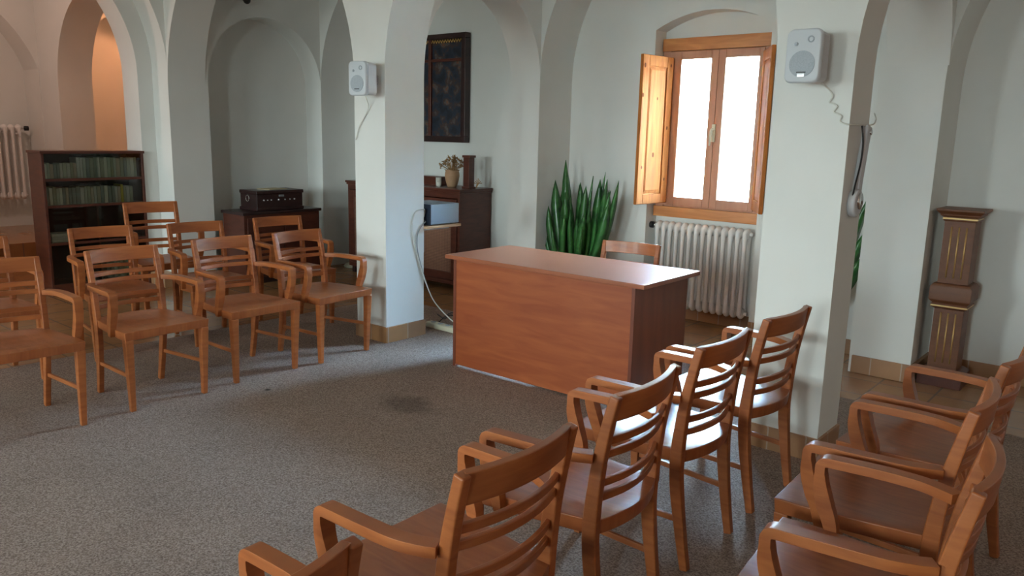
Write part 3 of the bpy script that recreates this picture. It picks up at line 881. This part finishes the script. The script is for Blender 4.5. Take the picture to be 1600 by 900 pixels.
    o.location = (-6.02, 5.74, 1.0); tag(o, 'long low dark wooden box at the back of the cane cabinet', 'box')
    sp = bmesh.new()
    for k in range(7):
        a = -0.5 + k * 0.25
        tube(sp, [(0, 0, 0.003), (0.02 + 0.02 * math.sin(a), 0.0, 0.05), (0.03 * a + 0.02, 0.01 * k - 0.03, 0.10 - 0.015 * abs(k - 3))], [0.003, 0.002, 0.0045], 6)
    o = link('dried_sprig', sp, M['dried']); o.location = (-5.235, 5.66, 1.0)
    tag(o, 'small dried sprig leaning right of the wooden post', 'dried plant')
cabinet()

# ------------------------------------------------------------------ painting
def painting():
    x0, x1, z0, z1 = -6.95, -5.53, 1.432, 2.495
    t = thing('painting', 'large dark framed multi-panel painting hanging above the cane cabinet', 'painting', (x0, 5.80, z0))
    w, h = x1 - x0, z1 - z0
    f = 0.06
    bm = boxes((0, w, 0, 0.075, 0, f), (0, w, 0, 0.075, h - 0.05, h), (0, f, 0, 0.075, f, h - 0.05), (w - f, w, 0, 0.075, f, h - 0.05))
    o = link('frame', bm, M['black_wood'], t); bevel(o, 0.006)
    link('backing_board', boxes((f, w - f, 0.05, 0.07, f, h - 0.05)), M['black_wood'], t)
    px = [f, 0.46, 0.47 + 0.44, w - f]
    for k in (1, 2):
        o = link('mullion', boxes((px[k] - 0.018, px[k] + 0.018, 0.005, 0.05, f, h - 0.05)), M['dark_wood'], t); bevel(o, 0.004)
    zc = h * 0.76
    o = link('cross_rail', boxes((f, w - f, 0.008, 0.05, zc - 0.014, zc + 0.014)), M['dark_wood'], t); bevel(o, 0.004)
    for k in range(3):
        link('painted_panel', boxes((px[k] + 0.016, px[k + 1] - 0.016, 0.03, 0.05, f, zc - 0.014)), M['art'], t)
        link('painted_panel', boxes((px[k] + 0.016, px[k + 1] - 0.016, 0.03, 0.05, zc + 0.014, h - 0.085)), M['art'], t)
    fret = bmesh.new()
    xx = f
    while xx < w - f - 0.03:
        pts = [(xx, 0.02, h - 0.085), (xx + 0.018, 0.02, h - 0.056), (xx + 0.036, 0.02, h - 0.085)]
        tube(fret, pts, 0.005, 6); xx += 0.036
    link('fretwork', fret, M['gilt'], t)
painting()

# ------------------------------------------------------------------ upright tube heater by the cabinet
t = thing('tube_stand', 'slim white upright tube on a cream base, left of the cane cabinet', 'stand', (-7.10, 5.62, 0))
bm = tube(bmesh.new(), smoothpath([(0, 0, 0.04), (0, 0, 0.3), (0.0, 0, 0.60), (0.02, 0, 0.64), (0.06, 0, 0.645)], 5), 0.030, 14)
link('tube', bm, M['white_plastic'], t, True)
link('base', lathe(bmesh.new(), [(0.09, 0), (0.095, 0.02), (0.07, 0.045), (0.03, 0.05)], 24), M['cream'], t, True)

# ------------------------------------------------------------------ amplifier on its shelf
t = thing('wall_shelf', 'small light wooden shelf on the back of the left speaker pillar', 'shelf', (-4.65, 4.07, 0.815))
o = link('board', boxes((0, 0.40, 0, 0.36, 0, 0.02)), M['shelfwood'], t); bevel(o, 0.002)
for x in (0.04, 0.33):
    o = link('bracket', boxes((x, x + 0.02, 0, 0.28, -0.015, 0), (x, x + 0.02, 0, 0.012, -0.18, -0.015)), M['white_plastic'], t)
t = thing('amplifier', 'blue-grey metal amplifier with dark front on the shelf behind the pillar', 'amplifier', (-4.60, 4.105, 0.843))
o = link('case', boxes((0, 0.335, 0.012, 0.315, 0, 0.150)), M['amp_side'], t); bevel(o, 0.003)
o = link('front_plate', boxes((-0.005, 0.34, 0, 0.012, -0.003, 0.153)), M['amp_front'], t); bevel(o, 0.002)
for k in range(6):
    kb = bmesh.new(); cyl(kb, (0.03 + 0.052 * k, -0.014, 0.10), (0.03 + 0.052 * k, 0.0, 0.10), 0.012, 14)
    link('knob', kb, M['black'], t, True)
for x in (0.04, 0.29):
    for y in (0.05, 0.27):
        link('foot', boxes((x - 0.012, x + 0.012, y - 0.012, y + 0.012, -0.0085, 0)), M['black'], t)

def cord(name, pts, r, m, label, n=6, cat='cable'):
    bm = tube(bmesh.new(), smoothpath(pts, n), r, 8)
    return tag(link(name, bm, m, None, True), label, cat)
xf = -4.283
cord('cable', [(-4.32, 4.098, 0.90), (-4.30, 4.088, 0.945), (xf + .004, 4.05, 0.965), (xf, 3.98, 0.945), (xf, 3.945, 0.85), (xf, 3.97, 0.71), (xf, 4.02, 0.56), (-4.28, 4.08, 0.41), (-4.27, 4.17, 0.24), (-4.20, 4.30, 0.08), (-4.12, 4.36, 0.05)],
     0.0048, M['white_cord'], 'white cable hanging from the amplifier down the pillar to the power strip')
cord('cable', [(-4.31, 4.098, 0.87), (-4.29, 4.088, 0.865), (xf + .002, 4.05, 0.85), (xf, 4.00, 0.78), (xf, 4.00, 0.66), (xf, 4.05, 0.50), (-4.285, 4.11, 0.36)],
     0.004, M['grey_cord'], 'thin grey cable hanging beside the white one on the left pillar')
cord('cable', [(-4.70, 4.62, 0.006), (-4.50, 4.50, 0.02), (-4.34, 4.40, 0.09), (-4.24, 4.36, 0.10), (-4.10, 4.40, 0.02), (-3.95, 4.52, 0.013)],
     0.005, M['black'], 'black cable curling over the floor above the power strip')
cord('cable', [(-4.38, 4.30, 0.03), (-4.30, 4.38, 0.12), (-4.16, 4.36, 0.09), (-4.06, 4.24, 0.03), (-3.93, 4.28, 0.013)],
     0.004, M['black'], 'thin black cable looping beside the power strip at the pillar foot')
t = thing('power_strip', 'cream power strip lying on the carpet between pillar and desk', 'power strip', (-4.26, 4.27, 0.004), -0.02)
o = link('strip_body', boxes((-0.19, 0.19, -0.035, 0.035, 0, 0.045)), M['cream'], t); bevel(o, 0.012, 3)
for k in range(4):
    bm = bmesh.new(); cyl(bm, (-0.13 + 0.08 * k, 0, 0.0455), (-0.13 + 0.08 * k, 0, 0.047), 0.022, 16)
    link('socket', bm, M['grille_plastic'], t, True)

# ------------------------------------------------------------------ loudspeakers
def speaker(label, xc, yf, zc, tilt, big, grp='white wall loudspeakers'):
    w, h, d = 0.155, 0.228, 0.125
    t = thing('loudspeaker', label, 'loudspeaker', (xc, yf + d, zc), tilt, grp)
    def rrect(x, z, r, y, n=5):
        out = []
        for cx_, cz_, a0 in ((x - r, z - r, 0), (-x + r, z - r, PI / 2), (-x + r, -z + r, PI), (x - r, -z + r, 1.5 * PI)):
            for k in range(n + 1):
                a = a0 + PI / 2 * k / n; out.append((cx_ + r * math.cos(a), y, cz_ + r * math.sin(a)))
        return out
    bm = bmesh.new()
    secs = [rrect(w * .44, h * .46, 0.02, 0), rrect(w * .46, h * .475, 0.022, -d * 0.55), rrect(w * .465, h * .48, 0.024, -d + 0.028)]
    rings = [[bm.verts.new(p) for p in s_] for s_ in secs]
    for a, b in zip(rings, rings[1:]):
        for k in range(len(a)): bm.faces.new((a[k], a[(k + 1) % len(a)], b[(k + 1) % len(a)], b[k]))
    bm.faces.new(rings[0]); bm.faces.new(rings[-1][::-1])
    bevel(link('shell', bm, M['box_plastic'], t), 0.002, 1)
    bm = bmesh.new()
    secs = [rrect(w * .49, h * .495, 0.028, -d + 0.03), rrect(w * .5, h * .5, 0.03, -d + 0.014), rrect(w * .475, h * .485, 0.028, -d + 0.002), rrect(w * .45, h * .465, 0.026, -d)]
    rings = [[bm.verts.new(p) for p in s_] for s_ in secs]
    for a, b in zip(rings, rings[1:]):
        for k in range(len(a)): bm.faces.new((a[k], a[(k + 1) % len(a)], b[(k + 1) % len(a)], b[k]))
    bm.faces.new(rings[0]); bm.faces.new(rings[-1][::-1])
    link('grille', bm, M['white_plastic'], t, True)
    bm = bmesh.new(); cyl(bm, (0, -d - 0.003, -h * .15), (0, -d + 0.004, -h * .15), w * 0.36, 32)
    link('woofer', bm, M['grille_plastic'], t)
    bm = bmesh.new()
    tube(bm, [(w * .2 + 0.012 * math.cos(2 * PI * k / 16), -d - 0.001, h * .3 + 0.012 * math.sin(2 * PI * k / 16)) for k in range(17)], 0.003, 6, False)
    link('tweeter', bm, M['grille_plastic'], t, True)
    bm = bmesh.new()
    cyl(bm, (-w * .2, -d - 0.002, h * .22), (-w * .2, -d + 0.003, h * .22), 0.009, 14)
    link('indicator', bm, M['grille_plastic'], t, True)
    bm = boxes((-0.020, 0.020, -d - 0.006, -d - 0.001, -h * .315, -h * .295))
    link('badge_bar', bm, M['black'], t)
    if big:
        bm = boxes((-0.017, 0.017, -d - 0.006, -d - 0.001, -h * .40, -h * .32)); bevel(link('badge', bm, M['silver'], t), 0.004, 2)
    link('wall_bracket', boxes((-0.02, 0.02, -0.005, (3.70 - yf - d), -0.03, 0.03)), M['box_plastic'], t)
speaker('white wall loudspeaker on the right pillar, face full to the room', -1.337, 3.515, 1.885, 0.0, True)
speaker('white wall loudspeaker high on the left pillar, partly past its edge', -4.365, 3.50, 1.870, 0.18, False)
cord('speaker_cord', [(-1.285, 3.63, 1.775), (-1.268, 3.67, 1.755), (-1.252, 3.69, 1.725), (-1.262, 3.69, 1.695), (-1.245, 3.69, 1.69), (-1.228, 3.69, 1.678), (-1.240, 3.69, 1.655), (-1.222, 3.69, 1.645), (-1.205, 3.69, 1.635), (-1.208, 3.69, 1.612), (-1.18, 3.69, 1.60), (-1.16, 3.72, 1.60), (-1.16, 3.80, 1.60), (-1.155, 3.98, 1.605), (-1.16, 4.05, 1.63), (-1.165, 4.03, 1.66)],
     0.0035, M['white_cord'], 'kinked white wire running from the right speaker round the pillar edge')
cord('speaker_cord', [(-4.40, 3.62, 1.76), (-4.44, 3.68, 1.69), (-4.50, 3.69, 1.62), (-4.56, 3.69, 1.55), (-4.585, 3.69, 1.49), (-4.60, 3.69, 1.46)],
     0.0035, M['white_cord'], 'short white wire hanging below the left speaker')

# handset-like fitting on the side of the right pillar
t = thing('wall_fitting', 'pale wall fitting with round lower end on the right pillar side', 'wall fitting', (-1.17, 3.88, 1.40))
bm = sweep(bmesh.new(), [(0.012, -0.02, -0.15), (0.014, -0.01, -0.02), (0.012, 0.03, 0.12), (0.012, 0.045, 0.20)], [(0.06, 0.026), (0.06, 0.03), (0.06, 0.028), (0.07, 0.03)], (0, 1, 0))
bevel(link('body', bm, M['box_plastic'], t), 0.01, 3)
bm = bmesh.new(); cyl(bm, (0, -0.045, -0.155), (0.036, -0.045, -0.155), 0.065, 26)
o = link('round_housing', bm, M['box_plastic'], t); bevel(o, 0.01, 3)
bm = bmesh.new(); cyl(bm, (0.035, -0.04, -0.145), (0.042, -0.04, -0.145), 0.038, 22)
link('metal_disc', bm, M['chrome'], t, True)
bm = tube(bmesh.new(), smoothpath([(0.01, -0.035, 0.20), (0.022, -0.03, 0.12), (0.022, -0.035, 0.03), (0.020, -0.07, -0.06), (0.02, -0.095, -0.12)], 6), 0.004, 6)
link('dark_cord', bm, M['black'], t, True)
bm = bmesh.new(); cyl(bm, (0.024, 0.05, 0.17), (0.032, 0.05, 0.17), 0.014, 14)
link('screw', bm, M['chrome'], t, True)

# small black dome on the spandrel
t = thing('wall_dome', 'small black dome fixed above the blind arch at the top edge', 'sensor', (-7.34, 4.52, 2.76))
bm = bmesh.new(); bmesh.ops.create_uvsphere(bm, u_segments=16, v_segments=10, radius=0.036, matrix=Matrix.Translation((0.06, 0, 0)))
link('dome', bm, M['black'], t, True)
bm = bmesh.new(); cyl(bm, (0, 0, 0.01), (0.06, 0, 0.01), 0.012, 10); link('arm', bm, M['black'], t, True)

# ------------------------------------------------------------------ snake plants
def leaf(bm, base, tip, w, bend, twist):
    B, T = Vector(base), Vector(tip)
    ax = (T - B)
    s0 = Vector((math.cos(twist), math.sin(twist), 0))
    n = 12; prev = None
    off = Vector((bend[0], bend[1], 0))
    for i in range(n + 1):
        t = i / n
        c = B + ax * t + off * math.sin(PI * t) * 0.5
        ww = w * (0.55 + 0.45 * math.sin(PI * min(1, t * 1.4) * 0.5)) * (1 if t < 0.72 else max(0.03, 1 - ((t - 0.72) / 0.28) ** 1.6))
        a = twist + 0.8 * (t - 0.5)
        s = Vector((math.cos(a), math.sin(a), 0)); nn = Vector((-s.y, s.x, 0))
        th = 0.004
        L_, C_, R_ = c - s * ww / 2 + nn * ww * 0.18, c, c + s * ww / 2 + nn * ww * 0.18
        ring = [bm.verts.new(p) for p in (L_, C_ + nn * th, R_, C_ - nn * th)]
        if prev:
            for k in range(4): bm.faces.new((prev[k], prev[(k + 1) % 4], ring[(k + 1) % 4], ring[k]))
        prev = ring
    bm.faces.new(prev)
def plant(label, loc, tips, pot_r=0.15, pot_h=0.26):
    t = thing('snake_plant', label, 'plant', loc)
    bm = lathe(bmesh.new(), [(pot_r * .72, 0), (pot_r * .95, pot_h * .8), (pot_r * 1.05, pot_h * .8), (pot_r * 1.06, pot_h), (pot_r * .94, pot_h), (pot_r * .9, pot_h * .9)], 28)
    link('pot', bm, M['pot'], t, True)
    bm = lathe(bmesh.new(), [(pot_r * .9, pot_h * .86), (pot_r * .5, pot_h * .9), (0.001, pot_h * .91)], 20); link('soil', bm, M['soil'], t)
    bm = bmesh.new(); rnd = random.Random(11)
    for (x, y, z, w, bx) in tips:
        dx, dy = x - loc[0], y - loc[1]
        b = (dx * 0.32 + rnd.uniform(-0.03, 0.03), dy * 0.3 + rnd.uniform(-0.04, 0.04), pot_h * 0.88)
        m_ = math.hypot(b[0], b[1]); lim = pot_r * 0.8
        if m_ > lim: b = (b[0] * lim / m_, b[1] * lim / m_, b[2])
        leaf(bm, b, (dx, dy, z - loc[2]), w * rnd.uniform(0.95, 1.55), (bx + rnd.uniform(-0.03, 0.03), rnd.uniform(-0.03, 0.03)), math.radians(40) + rnd.uniform(-0.7, 0.7))
    link('leaves', bm, M['leaf'], t, True)
plant('tall dark-green snake plant fanning out between desk and window wall', (-3.99, 5.58, 0), [
    (-4.123, 5.6, 1.317, 0.060, 0.02), (-4.213, 5.58, 1.141, 0.075, -0.04), (-4.309, 5.55, 1.04, 0.055, -0.14), (-4.011, 5.66, 1.113, 0.03, 0.0),
    (-3.841, 5.62, 1.193, 0.055, 0.05), (-3.755, 5.6, 1.171, 0.075, 0.08), (-3.931, 5.56, 1.134, 0.06, 0.02), (-3.726, 5.63, 1.231, 0.028, 0.06),
    (-3.672, 5.58, 1.175, 0.07, 0.08), (-3.571, 5.6, 1.17, 0.055, 0.08), (-3.636, 5.56, 0.98, 0.06, 0.08), (-3.793, 5.45, 0.898, 0.06, 0.05),
    (-4.056, 5.52, 1.044, 0.075, 0.0), (-3.813, 5.44, 0.776, 0.05, 0.05), (-4.126, 5.44, 0.747, 0.04, 0.0), (-3.87, 5.56, 1.11, 0.065, 0.03),
    (-4.18, 5.64, 1.05, 0.07, -0.05), (-4.10, 5.55, 0.95, 0.075, -0.05), (-3.98, 5.5, 0.90, 0.07, 0.0), (-3.70, 5.66, 1.08, 0.06, 0.08), (-3.90, 5.62, 1.0, 0.07, 0.02),
    (-4.22, 5.50, 0.92, 0.065, -0.08), (-4.16, 5.68, 1.10, 0.06, -0.03),
    (-4.02, 5.48, 0.86, 0.06, -0.02), (-4.06, 5.60, 1.02, 0.06, 0.0), (-3.96, 5.64, 1.05, 0.055, 0.02), (-3.80, 5.52, 0.99, 0.06, 0.06), (-3.72, 5.52, 0.94, 0.055, 0.08), (-3.88, 5.46, 0.84, 0.055, 0.03), (-4.24, 5.62, 0.96, 0.06, -0.09), (-3.66, 5.62, 1.08, 0.045, 0.07), (-3.62, 5.66, 1.10, 0.05, 0.08)])
plant('second snake plant glimpsed in the gap right of the speaker pillar', (-1.92, 5.62, 0), [
    (-1.585, 5.60, 1.19, 0.06, 0.02), (-1.60, 5.64, 0.94, 0.06, 0.03), (-2.02, 5.6, 1.2, 0.06, 0), (-1.86, 5.64, 1.25, 0.06, 0), (-2.15, 5.6, 1.05, 0.06, -0.05), (-1.75, 5.66, 1.1, 0.06, 0.0), (-1.62, 5.62, 0.74, 0.06, 0.06)], 0.14, 0.40)

# ------------------------------------------------------------------ fluted pedestal
def pedestal():
    t = thing('pedestal', 'brown fluted wooden pedestal with gilt grooves in the right-hand recess', 'pedestal', (-1.02, 5.60, 0))
    def sq(prof):
        bm = bmesh.new(); rings = []
        for r, z in prof: rings.append([bm.verts.new(p) for p in ((-r, -r, z), (r, -r, z), (r, r, z), (-r, r, z))])
        for a, b in zip(rings, rings[1:]):
            for k in range(4): bm.faces.new((a[k], a[(k + 1) % 4], b[(k + 1) % 4], b[k]))
        bm.faces.new(rings[0][::-1]); bm.faces.new(rings[-1]); return bm
    o = link('base', sq([(0.128, 0), (0.128, 0.085), (0.11, 0.10), (0.095, 0.11)]), M['dark_wood'], t); bevel(o, 0.002)
    PW = noise_mat('pedestal_wood', (0.135, 0.045, 0.016), (0.20, 0.072, 0.026), (3, 3, 12), 2.0, 0.5, 0, 6, 0.0)
    o = link('shaft', sq([(0.084, 0.11), (0.084, 0.52)]), PW, t); bevel(o, 0.002)
    o = link('shaft', sq([(0.086, 0.66), (0.086, 1.065)]), PW, t); bevel(o, 0.002)
    o = link('collar', sq([(0.088, 0.50), (0.104, 0.51), (0.104, 0.528), (0.098, 0.535), (0.114, 0.552), (0.118, 0.56), (0.118, 0.64), (0.104, 0.66), (0.09, 0.665)]), PW, t); bevel(o, 0.0015)
    o = link('capital', sq([(0.09, 1.055), (0.096, 1.062), (0.096, 1.082), (0.11, 1.09), (0.112, 1.10), (0.128, 1.115), (0.132, 1.12), (0.132, 1.132)]), PW, t); bevel(o, 0.0015)
    bm = bmesh.new()
    for zz in (0.519, 1.072):
        r = 0.1048 if zz < 1 else 0.0968
        box(bm, -r, r, -r, r, zz - 0.004, zz + 0.004)
    link('gilt_band', bm, M['gold_lines'], t)
    for z0, z1, r in ((0.15, 0.475, 0.084), (0.70, 1.02, 0.086)):
        for k in (-1, 0, 1):
            for side in range(1):
                bm = bmesh.new()
                if side == 0: tube(bm, [(k * 0.042, -r, z0), (k * 0.042, -r, z1)], 0.0050, 8)
                else: tube(bm, [(r, k * 0.042, z0), (r, k * 0.042, z1)], 0.0050, 8)
                link('gilt_flute', bm, M['gold_lines'], t, True)
pedestal()

# ------------------------------------------------------------------ warm pendant lamps of the left bays, added fill lamp at the right
def pendant(loc, power, label, col=(1.0, 0.50, 0.30)):
    t = thing('pendant_lamp', label, 'lamp', loc)
    bm = tube(bmesh.new(), [(0, 0, 0.1), (0, 0, TOP - loc[2])], 0.004, 6); link('cord', bm, M['black'], t)
    bm = lathe(bmesh.new(), [(0.03, 0.12), (0.05, 0.10), (0.12, 0.0), (0.115, 0.0), (0.045, 0.095)], 24); link('lamp_shade', bm, M['enamel'], t, True)
    em = bpy.data.materials.new('warm_bulb'); em.use_nodes = True
    b = em.node_tree.nodes['Principled BSDF']; b.inputs['Emission Color'].default_value = (*col, 1); b.inputs['Emission Strength'].default_value = 8
    bm = bmesh.new(); bmesh.ops.create_uvsphere(bm, u_segments=14, v_segments=10, radius=0.03, matrix=Matrix.Translation((0, 0, 0.03)))
    link('bulb', bm, em, t, True)
    l = bpy.data.lights.new('bulb_light', 'POINT'); l.energy = power; l.color = col; l.shadow_soft_size = 0.05
    lo = bpy.data.objects.new('bulb_light', l); COL.objects.link(lo); lo.parent = t; lo.location = (0, 0, -0.03)
pendant((-10.08, 5.15, 3.1), 16, 'warm pendant lamp hanging in the hidden bay behind the bookcase arch', (1.0, 0.40, 0.18))
pendant((-9.0, 1.9, 3.0), 27, 'warm pendant lamp hanging in the far left bay', (1.0, 0.68, 0.55))
pendant((3.2, 1.8, 2.9), 22, 'added warm fill lamp out of view beyond the right picture edge', (1.0, 0.60, 0.44))  # unseen lamp added to give the right pillar sides a warm brownish tone
